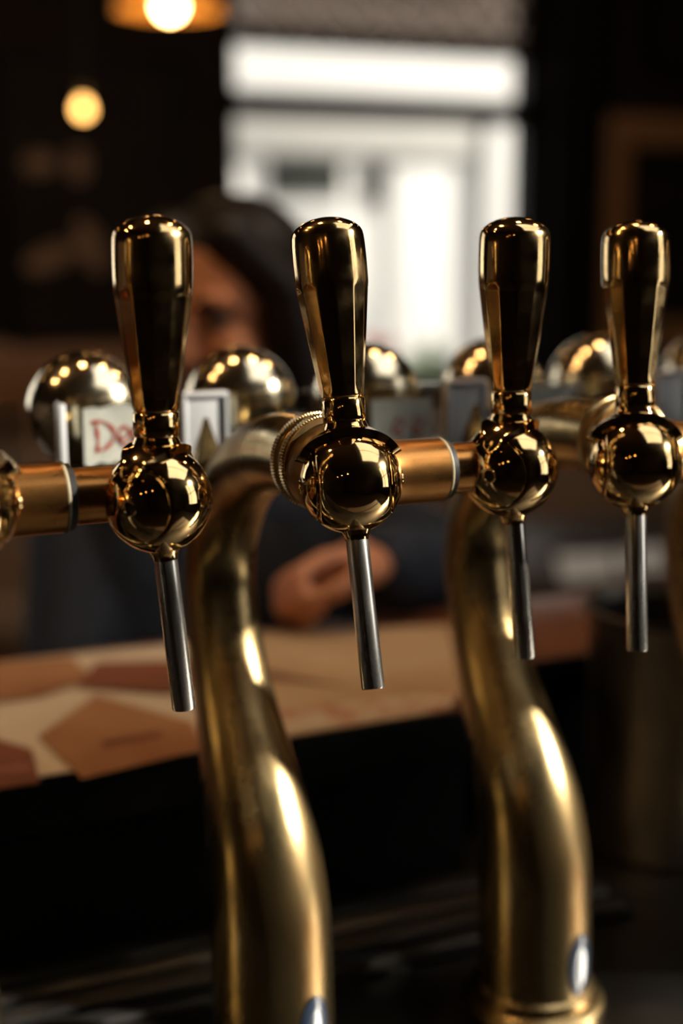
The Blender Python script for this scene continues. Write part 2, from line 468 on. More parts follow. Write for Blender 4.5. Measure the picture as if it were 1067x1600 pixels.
def planter(px, label, flowers, Y):
    p = at_y(px, 560, Y)
    t = thing('planter', label, 'planter', (p.x, Y, -.1))
    obj('pot', lathe('pot', [(0, 0), (.13, 0), (.17, .9), (.18, .9), (.18, .95), (.155, .95), (.15, .9), (0, .9)], 'z', 24), M['terracotta'], t)
    bm = bmesh.new()
    rr = random.Random(px)
    for _ in range(240):
        a = rr.uniform(0, 6.28); r = rr.uniform(0, .17); h = .95+rr.uniform(0, .17)*(1-r/.25)
        c = Vector((r*math.cos(a), r*math.sin(a), h)); s = rr.uniform(.018, .035)
        d = Vector((math.cos(a), math.sin(a), rr.uniform(.2, 1.2))).normalized(); u = d.cross(Vector((0, 0, 1))).normalized()
        vs = [bm.verts.new(c+d*s*q[0]+u*s*q[1]) for q in ((-1, 0), (0, .5), (1.2, 0), (0, -.5))]
        bm.faces.new(vs)
    f_ = obj('foliage', mesh_from(bm, 'foliage', smooth=False), M['leaf'], t); f_['kind'] = 'stuff'
    if flowers:
        for k in range(7):
            bm = bmesh.new(); a = k*.9
            add_ellipsoid(bm, (.10*math.cos(a)*(k % 3)/2, .10*math.sin(a)*(k % 3)/2, 1.12+.02*(k % 3)), (.035, .035, .025), n=10)
            obj('flower_head', mesh_from(bm, 'flower_head'), M['flower'], t)
planter(598, 'potted plant with pink red flowers outside the window', True, 4.75)
planter(672, 'leafy green potted plant outside the window', False, 5.4)

# ------------------------------------------------------------------ bar: worktop, counter
ZW = 0.945           # worktop the fonts stand on
ZB = 1.090           # raised customer counter
wt = tag(obj('worktop', boxes('worktop', [((-1.8, .40, ZW-.04), (2.6, 1.03, ZW))], .003), M['tray']), 'dark steel worktop carrying the brass beer fonts', 'worktop')
ct = thing('bar_counter', 'black bar with a red brown wooden counter behind the brass fonts', 'counter', (0, 0, ZB-.035))
for lo, hi in (((-1.8, .45, 0), (2.6, .95, ZW-.04)), ((-1.8, .945, ZW), (.53, 1.13, ZB-.035)), ((.53, 1.03, ZW), (2.6, 1.13, ZB-.035)),
               ((-1.8, .95, 0), (2.6, 1.03, ZW-.04)), ((-1.8, 1.03, 0), (2.6, 1.13, ZW))):
    obj('bar_panel', box('bar_panel', (lo[0], lo[1], lo[2]-ZB+.035), (hi[0], hi[1], hi[2]-ZB+.035)), M['panel'], ct)
obj('counter_board', box('counter_board', (-1.8, .923, 0), (.53, 1.20, .035), .003), M['counter'], ct)
obj('counter_board', box('counter_board', (.53, 1.014, 0), (2.6, 1.20, .035), .003), M['counter'], ct)
obj('edge_trim', box('edge_trim', (-1.8, .917, -.004), (.53, .923, .0345), .001), M['panel'], ct)
obj('edge_trim', box('edge_trim', (.53, 1.008, -.004), (2.6, 1.014, .0345), .001), M['panel'], ct)
# drip grid lying on the worktop
dg_ = thing('drip_tray', 'steel slotted drip tray on the worktop behind the brass columns', 'tray', (.45, .87, ZW))
for k in range(4):
    obj('slat', box('slat', (-.9, -.045+.026*k, .004), (.155, -.030+.026*k, .009), .001), M['slat'], dg_)
obj('tray_base', box('tray_base', (-.9, -.05, 0), (.155, .068, .004)), M['tray'], dg_)

# ------------------------------------------------------------------ brass fonts (columns)
COLX = [0.086, 0.287, 0.474, 0.658]
PATH = [(.748, .945, .0370), (.748, .985, .0370), (.750, 1.02, .0368), (.7525, 1.05, .0362), (.7605, 1.08, .0345), (.773, 1.105, .0322), (.7895, 1.13, .0292),
        (.809, 1.162, .0256), (.8255, 1.195, .0236), (.8345, 1.232, .0228), (.8300, 1.262, .0225), (.8110, 1.290, .0223), (.7830, 1.3125, .0222), (.7480, 1.3270, .0221), (.7150, 1.3335, .0221), (.6800, 1.3355, .0221)]
YT, ZT = 0.668, 1.3285       # centre of the tee
TAPS = [  # x, y, z, turn, roll, label
    (0.0968, 0.6292, 1.3341, -12, 0, 'polished brass beer tap cut by the left edge of the picture'),
    (0.1919, 0.6465, 1.3263, 42, 0, 'brass beer tap turned sideways on the left, bright star glint on ball'),
    (0.2870, 0.6332, 1.3300, -18, 4.6, 'leaning brass beer tap facing forward in front of the knurled collar'),
    (0.3898, 0.6533, 1.3267, 35, 0, 'brass beer tap turned sideways between the two forward facing taps'),
    (0.4583, 0.6358, 1.3283, -27, 0.6, 'forward facing brass beer tap on the right, slightly out of focus'),
    (0.5768, 0.6533, 1.3267, 35, 0, 'brass beer tap turned sideways just beyond the right edge of the picture'),
    (0.6580, 0.6340, 1.3300, -20, 0, 'forward facing brass beer tap on the last column, beyond the right edge'),
    (0.7608, 0.6533, 1.3267, 35, 0, 'brass beer tap turned sideways at the far right end of the row'),
]

def make_column():
    root = thing('beer_font', 'x', 'beer font')
    # swan neck
    P = catmull(PATH, 8); bm = bmesh.new(); rings = []; n = 48
    for i, (y, z, r) in enumerate(P):
        a = P[max(i-1, 0)]; b = P[min(i+1, len(P)-1)]
        d = Vector((0, b[0]-a[0], b[1]-a[1])).normalized()
        nn = Vector((0, -d.z, d.y))
        rings.append([bm.verts.new(Vector((0, y, z))+Vector((1, 0, 0))*r*math.cos(2*math.pi*k/n)+nn*r*math.sin(2*math.pi*k/n)) for k in range(n)])
    for A, B in zip(rings, rings[1:]):
        for i in range(n): bm.faces.new((A[i], A[(i+1) % n], B[(i+1) % n], B[i]))
    pipe = obj('swan_neck', mesh_from(bm, 'swan_neck'), M['aged'], root)
    obj('base_flange', lathe('base_flange', [(0, 0), (.047, 0), (.047, .006), (.043, .0095), (.040, .010), (.0400, .016), (.037, .018)], 'z', 48, (0, .748, ZW)), M['aged'], root)
    # oval enamel badge bent round the foot of the neck
    def patch(name, zc, hh, hw, rad, m, par, a0=R(-68)):
        bm = bmesh.new(); nr, na = 5, 28; prev = None
        c = bm.verts.new((rad*math.cos(a0), .748+rad*math.sin(a0), zc))
        for i in range(1, nr+1):
            ring = []
            for k in range(na):
                t = 2*math.pi*k/na; da = hw/rad*math.cos(t)*i/nr; dz = hh*math.sin(t)*i/nr
                rr = rad if i < nr else rad-.0012
                ring.append(bm.verts.new((rr*math.cos(a0+da), .748+rr*math.sin(a0+da), zc+dz)))
            for k in range(na):
                if prev is None: bm.faces.new((c, ring[k], ring[(k+1) % na]))
                else: bm.faces.new((prev[k], ring[k], ring[(k+1) % na], prev[(k+1) % na]))
            prev = ring
        return obj(name, mesh_from(bm, name, 60), m, par)
    bd = patch('oval_badge', .984, .022, .0125, .0382, M['badge'], root)
    patch('badge_glint', .984, .0145, .0035, .0388, M['badge_white'], bd)  # white strip paints the upright highlight on the glossy enamel
    # knurled union behind the tee
    kn = lambda th, t: 1+.012*(1 if int(round(th/(2*math.pi)*96*2)) % 2 else -1)
    cl = obj('union_collar', lathe('union_collar', [(.0215, 0), (.0242, 0), (.0251, -.003), (.0242, -.0075), (.0236, -.0078), (.0236, -.0115), (.0242, -.0118),
                                                    (.0251, -.016), (.0242, -.019), (.0215, -.0195)], 'y', 48, (0, .6800, ZT+.0065)), M['collar'], root)
    for yy in (.6765, .6645):
        bm = bmesh.new(); add_lathe(bm, [(.0246, .0022), (.0254, .0018), (.0254, -.0018), (.0246, -.0022)], 'y', 192, (0, yy, ZT+.0065), kn)
        obj('knurled_ring', mesh_from(bm, 'knurled_ring', 20), M['collar'], cl)
    # tee body, closes on the tap
    obj('tee_body', lathe('tee_body', [(.0215, .010), (.0232, .0085), (.0236, .006), (.0225, .000), (.0200, -.008), (.0165, -.014), (.0130, -.019), (0, -.019)], 'y', 48, (0, YT-.014, ZT+.004)), M['aged'], root)
    # side arm sleeve, flared where it leaves the tee
    sl = obj('arm_sleeve', lathe('arm_sleeve', [(.0215, .008), (.0203, .018), (.0183, .026), (.0172, .034), (.0170, .040), (.0170, .0615), (.0165, .0620), (.0140, .0620)], 'x', 48, (0, YT-.010, ZT)), M['copper'], root)
    obj('sleeve_rim', lathe('sleeve_rim', [(.0169, .0612), (.0172, .0618), (.0172, .0626), (.0168, .0631), (.0145, .0631)], 'x', 48, (0, YT-.010, ZT)), M['seal'], sl)
    obj('gap_shade_ring', lathe('gap_shade_ring', [(.0160, .0630), (.0160, .0662), (.0150, .0668), (.0130, .0668)], 'x', 48, (0, YT-.010, ZT)), M['black'], sl)  # black ring stands in for the shade inside the sleeve's open gap
    obj('arm_tube', lathe('arm_tube', [(.0137, .060), (.0137, .089)], 'x', 48, (0, YT-.010, ZT)), M['copper'], root)
    # pointed bracket that carries the label rail
    bm = bmesh.new()
    pts = [(-.0150, .806, 1.292), (.0150, .806, 1.292), (.0150, .829, 1.290), (-.0150, .829, 1.290), (0, .818, 1.347)]
    v = [bm.verts.new((p[0]-.013, p[1], p[2])) for p in pts]
    for f_ in ((0, 1, 4), (1, 2, 4), (2, 3, 4), (3, 0, 4), (3, 2, 1, 0)): bm.faces.new([v[i] for i in f_])
    bmesh.ops.bevel(bm, geom=bm.edges[:], offset=.0012, segments=2, affect='EDGES')
    obj('pointed_bracket', mesh_from(bm, 'pointed_bracket', 30), M['aged'], root)
    return root

LABC = ['curved brass beer font column at the left edge of the picture',
        'curved brass beer font column behind the leaning tap, sunlit at its foot',
        'curved brass beer font column behind the right hand taps, sun patch on its bend',
        'curved brass beer font column at the right edge of the picture']
base = make_column()
for i, x in enumerate(COLX):
    c = base if i == 0 else copy_tree(base)
    c.location = (x, 0, 0); tag(c, LABC[i], 'beer font', 'brass swan neck beer fonts')

# ------------------------------------------------------------------ beer taps
BR = .026
def make_tap():
    root = thing('beer_tap', 'x', 'beer tap')
    cut = .0180
    def sph(x, r=BR): return math.sqrt(max(0, r*r-x*x))
    prof = [(.004, -cut-.001), (sph(cut)-.0012, -cut-.001), (sph(cut)-.0022, -cut+.0002), (sph(cut), -cut+.0003)]
    for k in range(25):
        x = (-1+2*k/24)*(cut-.001); prof.append((sph(x), x))
    prof += [(sph(cut), cut-.0003), (sph(cut)-.0022, cut-.0002), (sph(cut)-.0022, cut+.001), (.004, cut+.001)]
    ball = obj('ball_body', lathe('ball_body', prof, 'x', 64), M['polished'], root)
    for s in (-1, 1):
        r = BR*1.005; pr = [(sph(cut)-.0022, s*(cut+.0001)), (sph(cut)-.0012, s*(cut+.0010))]
        x0 = cut+.0013; a0 = math.acos(x0/r); a1 = math.asin(.0040/r)
        for k in range(13):
            a = a0+(a1-a0)*k/12; pr.append((r*math.sin(a), s*r*math.cos(a)))
        xe = r*math.cos(a1)
        pr += [(.0037, s*(xe+.0004)), (.0030, s*(xe+.0004)), (.0025, s*(xe-.0002)), (.0021, s*(xe-.0030)), (0, s*(xe-.0030))]
        cap = obj('pivot_cap', lathe('pivot_cap', pr, 'x', 64, sharp=35), M['polished'], root)
        obj('bolt_recess', lathe('bolt_recess', [(.0021, s*(xe-.0012)), (0, s*(xe-.0012))], 'x', 20), M['hole'], cap)
    # yoke: one band over the ball, wide on top, narrowing to a tang that meets each pivot cap
    bm = bmesh.new(); nph, nw = 44, 12; PH = R(64)
    def halfw(p):
        q = abs(p)/PH
        w_ = .0126-.0066*min(1, max(0, (q-.30)/.45))**1.3
        if q > .86: w_ *= math.sqrt(max(.10, 1-((q-.86)/.14)**2))
        return w_
    def grid(r, lip):
        g = []
        for i in range(nph+1):
            p = -PH+2*PH*i/nph; row = []; w_ = halfw(p)
            for k in range(nw+1):
                e = -1+2*k/nw; y = e*w_
                rho = math.sqrt(r*r-y*y)+lip*abs(e)**6
                row.append(bm.verts.new((math.sin(p)*rho, y, math.cos(p)*rho)))
            g.append(row)
        return g
    go, gi = grid(.0294, .0007), grid(.0262, 0)
    for g, flip in ((go, 0), (gi, 1)):
        for i in range(nph):
            for k in range(nw):
                f_ = (g[i][k], g[i+1][k], g[i+1][k+1], g[i][k+1]); bm.faces.new(f_[::-1] if flip else f_)
    for i in range(nph):
        for k in (0, nw): bm.faces.new((go[i][k], go[i+1][k], gi[i+1][k], gi[i][k]))
    for k in range(nw):
        for i in (0, nph): bm.faces.new((go[i][k], go[i][k+1], gi[i][k+1], gi[i][k]))
    obj('yoke', mesh_from(bm, 'yoke', 40), M['polished'], root)
    obj('ferrule', lathe('ferrule', [(.0118, .0262), (.0112, .0282), (.0106, .0294), (.0104, .0302), (.0107, .0307), (.0110, .0312), (.0110, .0412), (.0104, .0420), (.0098, .0424)], 'z', 48), M['polished'], root)
    # fluted handle
    NF = 12
    def flute(th, t):
        if t < .0436 or t > .0996: return 1
        ph = ((th*NF/(2*math.pi)) % 1-.5)*2*math.pi/NF
        k = max(0, (t-.0955)/(.0996-.0955)); lo = math.cos(math.pi/NF)
        ap = lo+(1-lo)*k*k*(3-2*k)
        if t < .0480: ap = 1+(ap-1)*(t-.0436)/.0044
        return 1+(min(1, ap/math.cos(ph))-1)*1.0
    hp = [(.0096, .0420), (.0104, .0424), (.0107, .0436)]
    for k in range(1, 40):
        t = k/40; hp.append((.0107+(.0184-.0107)*(t**.94), .0436+(.0992-.0436)*t))
    hp += [(.01845, .0999), (.0186, .105), (.0187, .112), (.0186, .1190), (.0184, .1225), (.0180, .1248), (.0172, .1265), (.0155, .1282), (.0130, .1299), (.0095, .1315), (.0050, .1326), (0, .1330)]
    obj('handle', lathe('handle', hp, 'z', 120, sharp=50, rmod=flute), M['handle'], root)
    # spout
    d = Vector((0, -math.sin(R(6.5)), -math.cos(R(6.5))))
    ax = frame_axes(d)
    obj('spout_nipple', lathe('spout_nipple', [(.0078, .0244), (.0066, .0266), (.0060, .0284), (.0059, .0296), (0, .0296)], ax, 32), M['polished'], root)
    obj('spout', lathe('spout', [(.0052, .0282), (.00575, .0288), (.0058, .1032), (.0054, .1040), (.0047, .1040), (.0047, .0900), (0, .0900)], ax, 40), M['steel'], root)
    return root
tap0 = make_tap()
LEAN = [0, 0, 10, 0, 9, 0, 0, 0]
for i, (x, y, z, turn, roll, lab) in enumerate(TAPS):
    t = tap0 if i == 0 else copy_tree(tap0)
    t.location = (x, y, z)
    # roll about the axis towards the viewer, then the turn about the vertical
    t.rotation_euler = (Matrix.Rotation(R(turn), 3, 'Z') @ Matrix.Rotation(R(-roll), 3, 'Y') @ Matrix.Rotation(R(-LEAN[i]), 3, 'X')).to_euler()
    if LEAN[i]: t.scale = (.985,)*3
    tag(t, lab, 'beer tap', 'polished brass beer taps')

# ------------------------------------------------------------------ label rail, globes, label holders behind the taps
ZR = 1.3045
YG = .888
obj_rail = tag(obj('label_rail', box('label_rail', (-.25, .8275, ZR-.012), (1.15, .920, ZR), .002), M['rail']),
               'black metal rail carrying brass globes and label holders behind the columns', 'rail')
GX = [.217, .3215, .414, .5135, .604, .7060]
GL = ['brass globe behind the red lettered paper label on the left',
      'brass globe on the rail between the sideways left tap and the leaning tap',
      'brass globe on the rail just right of the leaning tap handle',
      'brass globe on the rail behind the third tap handle',
      'brass globe on the rail left of the rightmost tap handle',
      'brass globe on the rail at the right edge of the picture']
g0 = thing('brass_globe', 'x', 'globe')
gp = [(.012, .003)]+[(.037*math.sin(math.pi*(1-k/40)), .037-.037*math.cos(math.pi*k/40)) for k in range(5, 41)]
gp = [(max(0, r) if k < len(gp)-1 else 0, t) for k, (r, t) in enumerate(gp)]
obj('globe', lathe('globe', gp, 'z', 64), M['globe'], g0)
obj('cup', lathe('cup', [(0, 0), (.016, 0), (.0185, .003), (.0195, .0065), (.0170, .0065), (.012, .0015)], 'z', 40), M['collar'], g0)
for i, x in enumerate(GX):
    g = g0 if i == 0 else copy_tree(g0)
    g.location = (x, YG, ZR); tag(g, GL[i], 'globe', 'brass globes on the rail')

def holder(xa, xb, label, paper=None, frosted_edge=True):
    """clear acrylic U shaped label holder standing on the rail"""
    xm = (xa+xb)/2; w = (xb-xa)/2; H = .0475
    t = thing('label_holder', label, 'label holder', (xm, .8365, ZR), group='clear label holders on the rail')
    obj('front_sheet', box('front_sheet', (-w, -.0055, 0), (w, -.0030, H), .0006), M['acrylic'], t)
    obj('back_sheet', box('back_sheet', (-w, .0020, 0), (w, .0040, H), .0006), M['acrylic'], t)
    obj('top_edge', box('top_edge', (-w, -.0055, H), (w, .0040, H+.0020), .0008), M['acrylic'], t)
    if frosted_edge:
        obj('side_edge', box('side_edge', (-w, -.006, 0), (-w+.0045, .0045, H), .0008), M['frost'], t)
    return t, xm, w, H

def strokes(parent, y, lines, wid):
    """flat marker strokes, lines given in metres in the plane facing the bartender"""
    for ln in lines:
        P = catmull(ln, 6); bm = bmesh.new(); L = []
        for i, p in enumerate(P):
            a = P[max(i-1, 0)]; b = P[min(i+1, len(P)-1)]
            d = Vector((b[0]-a[0], 0, b[1]-a[1])); d = d.normalized() if d.length else Vector((1, 0, 0))
            nn = Vector((-d.z, 0, d.x))*wid*(.75+.35*math.sin(i*.7))
            q = Vector((p[0], y, p[1]))
            L.append((bm.verts.new(q+nn), bm.verts.new(q-nn)))
        for A, B in zip(L, L[1:]): bm.faces.new((A[0], A[1], B[1], B[0]))
        obj('marker_stroke', mesh_from(bm, 'marker_stroke'), M['red_ink'], parent)

LET_D = [[(0, .0), (.001, .006), (.0005, .013), (.0, .0190)], [(-.003, .0185), (.004, .0185), (.0105, .0135), (.0095, .0060), (.0025, .0005)]]
def let_e(ox): return [[(ox+.0, .0065), (ox+.005, .0085), (ox+.0070, .0120), (ox+.0045, .0150), (ox+.0010, .0125), (ox+.0005, .0070), (ox+.0035, .0035), (ox+.0075, .0060)]]

def paper_label(t, xa, xb, za, zb, lines, ragged=True):
    bm = bmesh.new(); n = 18; top, bot = [], []
    rr = random.Random(int(xb*1e4))
    for k in range(n+1):
        x = xa+(xb-xa)*k/n
        top.append((x, zb+(rr.uniform(-.0012, .0012) if ragged else 0))); bot.append((x, za+(rr.uniform(-.0022, .0012) if ragged else 0)))
    for k in range(n):
        f1 = [bm.verts.new((q[0], -.0012, q[1])) for q in (top[k], top[k+1], bot[k+1], bot[k])]
        bm.faces.new(f1)
    bmesh.ops.remove_doubles(bm, verts=bm.verts[:], dist=1e-6)
    ret = bmesh.ops.extrude_face_region(bm, geom=bm.faces[:])
    bmesh.ops.translate(bm, verts=[v for v in ret['geom'] if isinstance(v, bmesh.types.BMVert)], vec=(0, .0006, 0))
    p = obj('paper_insert', mesh_from(bm, 'paper_insert', smooth=False), M['paper'], t)
    strokes(p, -.0016, lines, .0011)

t, xm, w, H = holder(.187, .262, 'clear label holder with torn white paper lettered in red, left')
o_ = .2105-xm
paper_label(t, .203-xm, .262-xm-.002, .010, .0445,
            [[(x+o_, z+.017) for x, z in ln] for ln in LET_D+let_e(.0135)+let_e(.0225)])
t, xm, w, H = holder(.296, .372, 'empty clear label holder left of the knurled collar', frosted_edge=False)
obj('dark_disc', lathe('dark_disc', [(0, -.0012), (.0115, -.0012), (.0115, .0008), (0, .0008)], 'y', 32, (.335-.334+.004, 0, .026)), M['black'], t)
t, xm, w, H = holder(.378, .444, 'clear label holder with red smudged white paper right of leaning tap', frosted_edge=False)
paper_label(t, .3935-xm, .438-xm, .008, .040,
            [[(x+.409-xm, z+.012) for x, z in ln] for ln in let_e(0)+let_e(.014)], False)
t, xm, w, H = holder(.484, .552, 'clear label holder with bright paper right of the third tap', frosted_edge=False)
paper_label(t, .490-xm, .548-xm, .008, .0445, [], False)
t, xm, w, H = holder(.556, .612, 'clear label holder behind the rightmost tap ball', frosted_edge=False)
t, xm, w, H = holder(.116, .1645, 'clear label holder cut by the left edge of the picture', frosted_edge=False)
t, xm, w, H = holder(.652, .735, 'clear label holder cut by the right edge of the picture', frosted_edge=False)
for x, lab in ((.2795, 'grey frosted plate behind the pointed bracket left of the knurled collar'),
               (.4635, 'white frosted plate behind the pointed bracket beside the third tap'),
               (.6320, 'grey frosted plate on the rail right of the rightmost tap')):
    t = thing('frosted_plate', lab, 'plate', (x, .8370, ZR), group='frosted plates on the rail')
    fw = .0150
    obj('plate', box('plate', (-fw+.002, -.0020, 0), (fw-.002, .0035, .0470), .0008), M['frost'], t)
    obj('rim', boxes('rim', [((-fw, -.004, 0), (-fw+.003, .0045, .0475)), ((fw-.003, -.004, 0), (fw, .0045, .0475)), ((-fw, -.004, .0475), (fw, .0045, .0505))], .0008), M['frost'], t)

# ------------------------------------------------------------------ papers on the counter
def sheet(name, px, z, m, label, thick=.0006, cat='paper', extra=None):
    """sheet with corners picked as pixels on the counter plane"""
    P = [at_z(x, y, z) for x, y in px]
    c = sum(P, Vector())/len(P); c.z = z-thick
    t = thing(name, label, cat, c, group='papers on the bar counter')
    bm = bmesh.new(); lo = [bm.verts.new(p-c-Vector((0, 0, thick))) for p in P]; hi = [bm.verts.new(p-c) for p in P]
    k = len(P)
    bm.faces.new(hi); bm.faces.new(lo[::-1])
    for i in range(k): bm.faces.new((lo[i], lo[(i+1) % k], hi[(i+1) % k], hi[i]))
    obj('sheet', mesh_from(bm, name, smooth=False), m, t)
    for (nm, q, mm) in (extra or []):
        bm = bmesh.new(); bm.faces.new([bm.verts.new(at_z(x, y, z+.0003)-c) for x, y in q])
        obj(nm, mesh_from(bm, nm, smooth=False), mm, t)
    return t
z = ZB+.0008
sheet('paper_mat', [(-160, 1245), (428, 1158), (430, 990), (60, 1028), (-160, 1052)], z, M['pale'], 'large pale paper mat spread under the brown leaflets')
sheet('beige_poster', [(400, 1158), (700, 1109), (722, 1078), (700, 976), (385, 990)], z+.0009, M['beige'], 'beige printed paper between the two brass columns', extra=[
    ('printed_border', [(402, 1155), (698, 1107), (718, 1080), (420, 1112)], M['print']),
    ('printed_stripe', [(400, 1045), (520, 1068), (560, 1075), (400, 1060)], M['ink'])])
sheet('leaflet', [(128, 1216), (318, 1170), (300, 1128), (150, 1085), (60, 1150)], z+.0018, M['kraft'], 'brown leaflet with a dark text line at the front edge', extra=[
    ('text_line', [(160, 1168), (255, 1150), (252, 1141), (158, 1157)], M['ink'])])
sheet('leaflet', [(-40, 1100), (60, 1088), (150, 1058), (110, 1026), (-60, 1040)], z+.0024, M['kraft'], 'plain brown leaflet lying at the far left of the counter')
sheet('leaflet', [(120, 1072), (262, 1082), (330, 1062), (320, 1030), (150, 1034)], z+.0028, M['redkraft'], 'dark red brown leaflet behind the left tap spout')
sheet('leaflet', [(-60, 1240), (62, 1222), (50, 1170), (-20, 1150), (-60, 1165)], z+.0032, M['redkraft'], 'dark red brown leaflet at the front left corner of the counter')

# ------------------------------------------------------------------ steel pot at the right
pt = thing('ice_bucket', 'dark steel ice bucket with open rim at the right', 'bucket', (.712, .925, ZW))
Hp = .205
obj('bucket_wall', lathe('bucket_wall', [(0, 0), (.060, 0), (.064, .004), (.070, Hp-.006), (.0735, Hp-.002), (.0735, Hp+.002), (.0695, Hp+.002), (.0685, Hp-.006), (.0630, .008), (0, .008)], 'z', 64), M['pot'], pt)
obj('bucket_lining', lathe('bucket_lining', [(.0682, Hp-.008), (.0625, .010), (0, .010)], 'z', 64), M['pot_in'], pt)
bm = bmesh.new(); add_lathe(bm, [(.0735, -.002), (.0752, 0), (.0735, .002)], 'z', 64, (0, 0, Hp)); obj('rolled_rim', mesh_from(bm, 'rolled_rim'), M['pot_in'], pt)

# ------------------------------------------------------------------ person across the bar
HC = at(352, 490, 1.76)
fdir = (Vector((-HC.x, -HC.y, 0)).normalized()*math.cos(R(28))+Vector((-RT.x, -RT.y, 0))*math.sin(R(28))).normalized()
side = Vector((0, 0, 1)).cross(fdir)*-1      # image-right cheek of the face
HR = Matrix((side, -fdir, Vector((0, 0, 1)))).transposed()     # local x = side, -y = face, z up
HR = HR @ Matrix.Rotation(R(8), 3, 'X')
def hp_(x, y, z): return HC+HR @ Vector((x, y, z))
def body_bm():
    bm = bmesh.new()
    add_ellipsoid(bm, hp_(0, .012, .030), (.077, .095, .092), HR)
    add_ellipsoid(bm, hp_(0, -.012, -.040), (.062, .075, .085), HR)
    add_ellipsoid(bm, hp_(0, -.058, -.100), (.030, .028, .024), HR)
    add_capsule(bm, hp_(0, -.086, .012), hp_(0, -.108, -.032), .008, .013, 12)
    add_ellipsoid(bm, hp_(0, -.103, -.036), (.017, .013, .010), HR)
    for s in (-1, 1):
        add_ellipsoid(bm, hp_(s*.040, -.062, -.030), (.026, .026, .026), HR)
        add_ellipsoid(bm, hp_(s*.032, -.079, .030), (.026, .014, .010), HR)
        add_ellipsoid(bm, hp_(s*.079, .015, -.012), (.010, .020, .032), HR)
    add_capsule(bm, hp_(0, .03, -.08), (HC.x+.02, HC.y+.06, HC.z-.22), .052, .058)
    return bm
SH_L = Vector((.745, 1.665, 1.09)); SH_R = Vector((.415, 1.735, 1.09))
EL_L = Vector((.800, 1.420, 1.055)); WR_L = Vector((.597, 1.208, 1.132))
EL_R = Vector((.345, 1.545, .885)); WR_R = Vector((.47, 1.42, .80))
PEL = Vector((.60, 1.76, .70))
bm = body_bm()
CH = Vector((.585, 1.715, 1.0))
def torso(bm, k):
    add_ellipsoid(bm, CH, (.165+k, .115+k, .17+k), Matrix.Rotation(R(-12), 3, 'Z'))
    add_ellipsoid(bm, CH-Vector((0, -.02, .19)), (.150+k, .115+k, .16+k), Matrix.Rotation(R(-12), 3, 'Z'))
    add_capsule(bm, SH_R+Vector((.04, 0, 0)), SH_L-Vector((.04, 0, 0)), .060+k, .060+k)
torso(bm, 0)
add_ellipsoid(bm, PEL, (.17, .14, .11))
for sh, el, wr in ((SH_L, EL_L, WR_L), (SH_R, EL_R, WR_R)):
    add_capsule(bm, sh, el, .048, .038); add_capsule(bm, el, wr, .038, .026)
# left hand resting on the counter edge, fingers curled
def hand(bm, W, fwd, up_, k_=1.0):
    fwd = Vector(fwd).normalized(); up_ = Vector(up_); up_ = (up_-fwd*up_.dot(fwd)).normalized(); sd = fwd.cross(up_)
    def P(a, b, c): return W+(fwd*a+sd*b+up_*c)*k_
    m_ = Matrix((fwd, sd, up_)).transposed()
    add_ellipsoid(bm, P(.045, 0, .004), (.050, .040, .018), m_)
    add_capsule(bm, P(-.01, 0, 0), P(.03, 0, .002), .025, .026)
    for b, l, k in ((-.030, .92, .3), (-.010, 1.0, .12), (.010, .96, 0), (.029, .78, -.1)):
        p0 = P(.078, b, .008); p1 = P(.078+.040*l, b*1.10, -.004-.004*k); p2 = P(.078+.046*l, b*1.12, -.034*l); p3 = P(.078+.026*l, b*1.12, -.050*l)
        add_capsule(bm, P(.04, b*.7, .006), p0, .010, .0105, 12); add_capsule(bm, p0, p1, .0105, .0092, 12)
        add_capsule(bm, p1, p2, .0092, .0085, 12); add_capsule(bm, p2, p3, .0085, .0072, 12)
    p0 = P(.022, -.030, -.008); p1 = P(.050, -.052, -.020); p2 = P(.084, -.050, -.030); p3 = P(.108, -.040, -.034)
    add_capsule(bm, p0, p1, .015, .0125, 12); add_capsule(bm, p1, p2, .0125, .0105, 12); add_capsule(bm, p2, p3, .0105, .0085, 12)
hand(bm, WR_L+Vector((-.020, -.008, .008)), (-.97, -.05, -.02), (.05, .45, .9), .88)
hand(bm, WR_R+Vector((.015, -.015, -.01)), (.6, -.6, -.2), (0, 0, 1))
KN = (Vector((.50, 1.33, .66)), Vector((.72, 1.33, .66)))
for s, kn_ in zip((-1, 1), KN):
    hip = PEL+Vector((s*.09, 0, -.02)); ank = Vector((kn_.x, 1.42, .28)); toe = ank+Vector((0, -.15, -.045))
    add_capsule(bm, hip, kn_, .080, .058); add_capsule(bm, kn_, ank, .056, .038); add_capsule(bm, ank+Vector((0, .02, -.03)), toe, .036, .032)
person = obj('person', remeshed('person', bm, .0042, 3), M['skin'])
tag(person, 'dark haired person in a dark denim jacket sitting across the bar, hand on counter', 'person')
def cloth(name, bm, m, vox=.008, sm=3):
    return obj(name, remeshed(name, bm, vox, sm), m, person)
bm = bmesh.new(); torso(bm, .012)
add_capsule(bm, (HC.x+.022, HC.y+.06, HC.z-.24), (HC.x+.02, HC.y+.055, HC.z-.175), .078, .066)
cloth('shirt', bm, M['shirt'])
bm = bmesh.new()
for s in (-1, 1):                                   # open jacket fronts
    c = CH+Vector((s*.115, -.030 if s < 0 else -.045, -.06))
    add_ellipsoid(bm, c, (.085, .105, .26), Matrix.Rotation(R(-12), 3, 'Z'))
add_ellipsoid(bm, CH+Vector((.01, .05, -.05)), (.185, .105, .25), Matrix.Rotation(R(-12), 3, 'Z'))
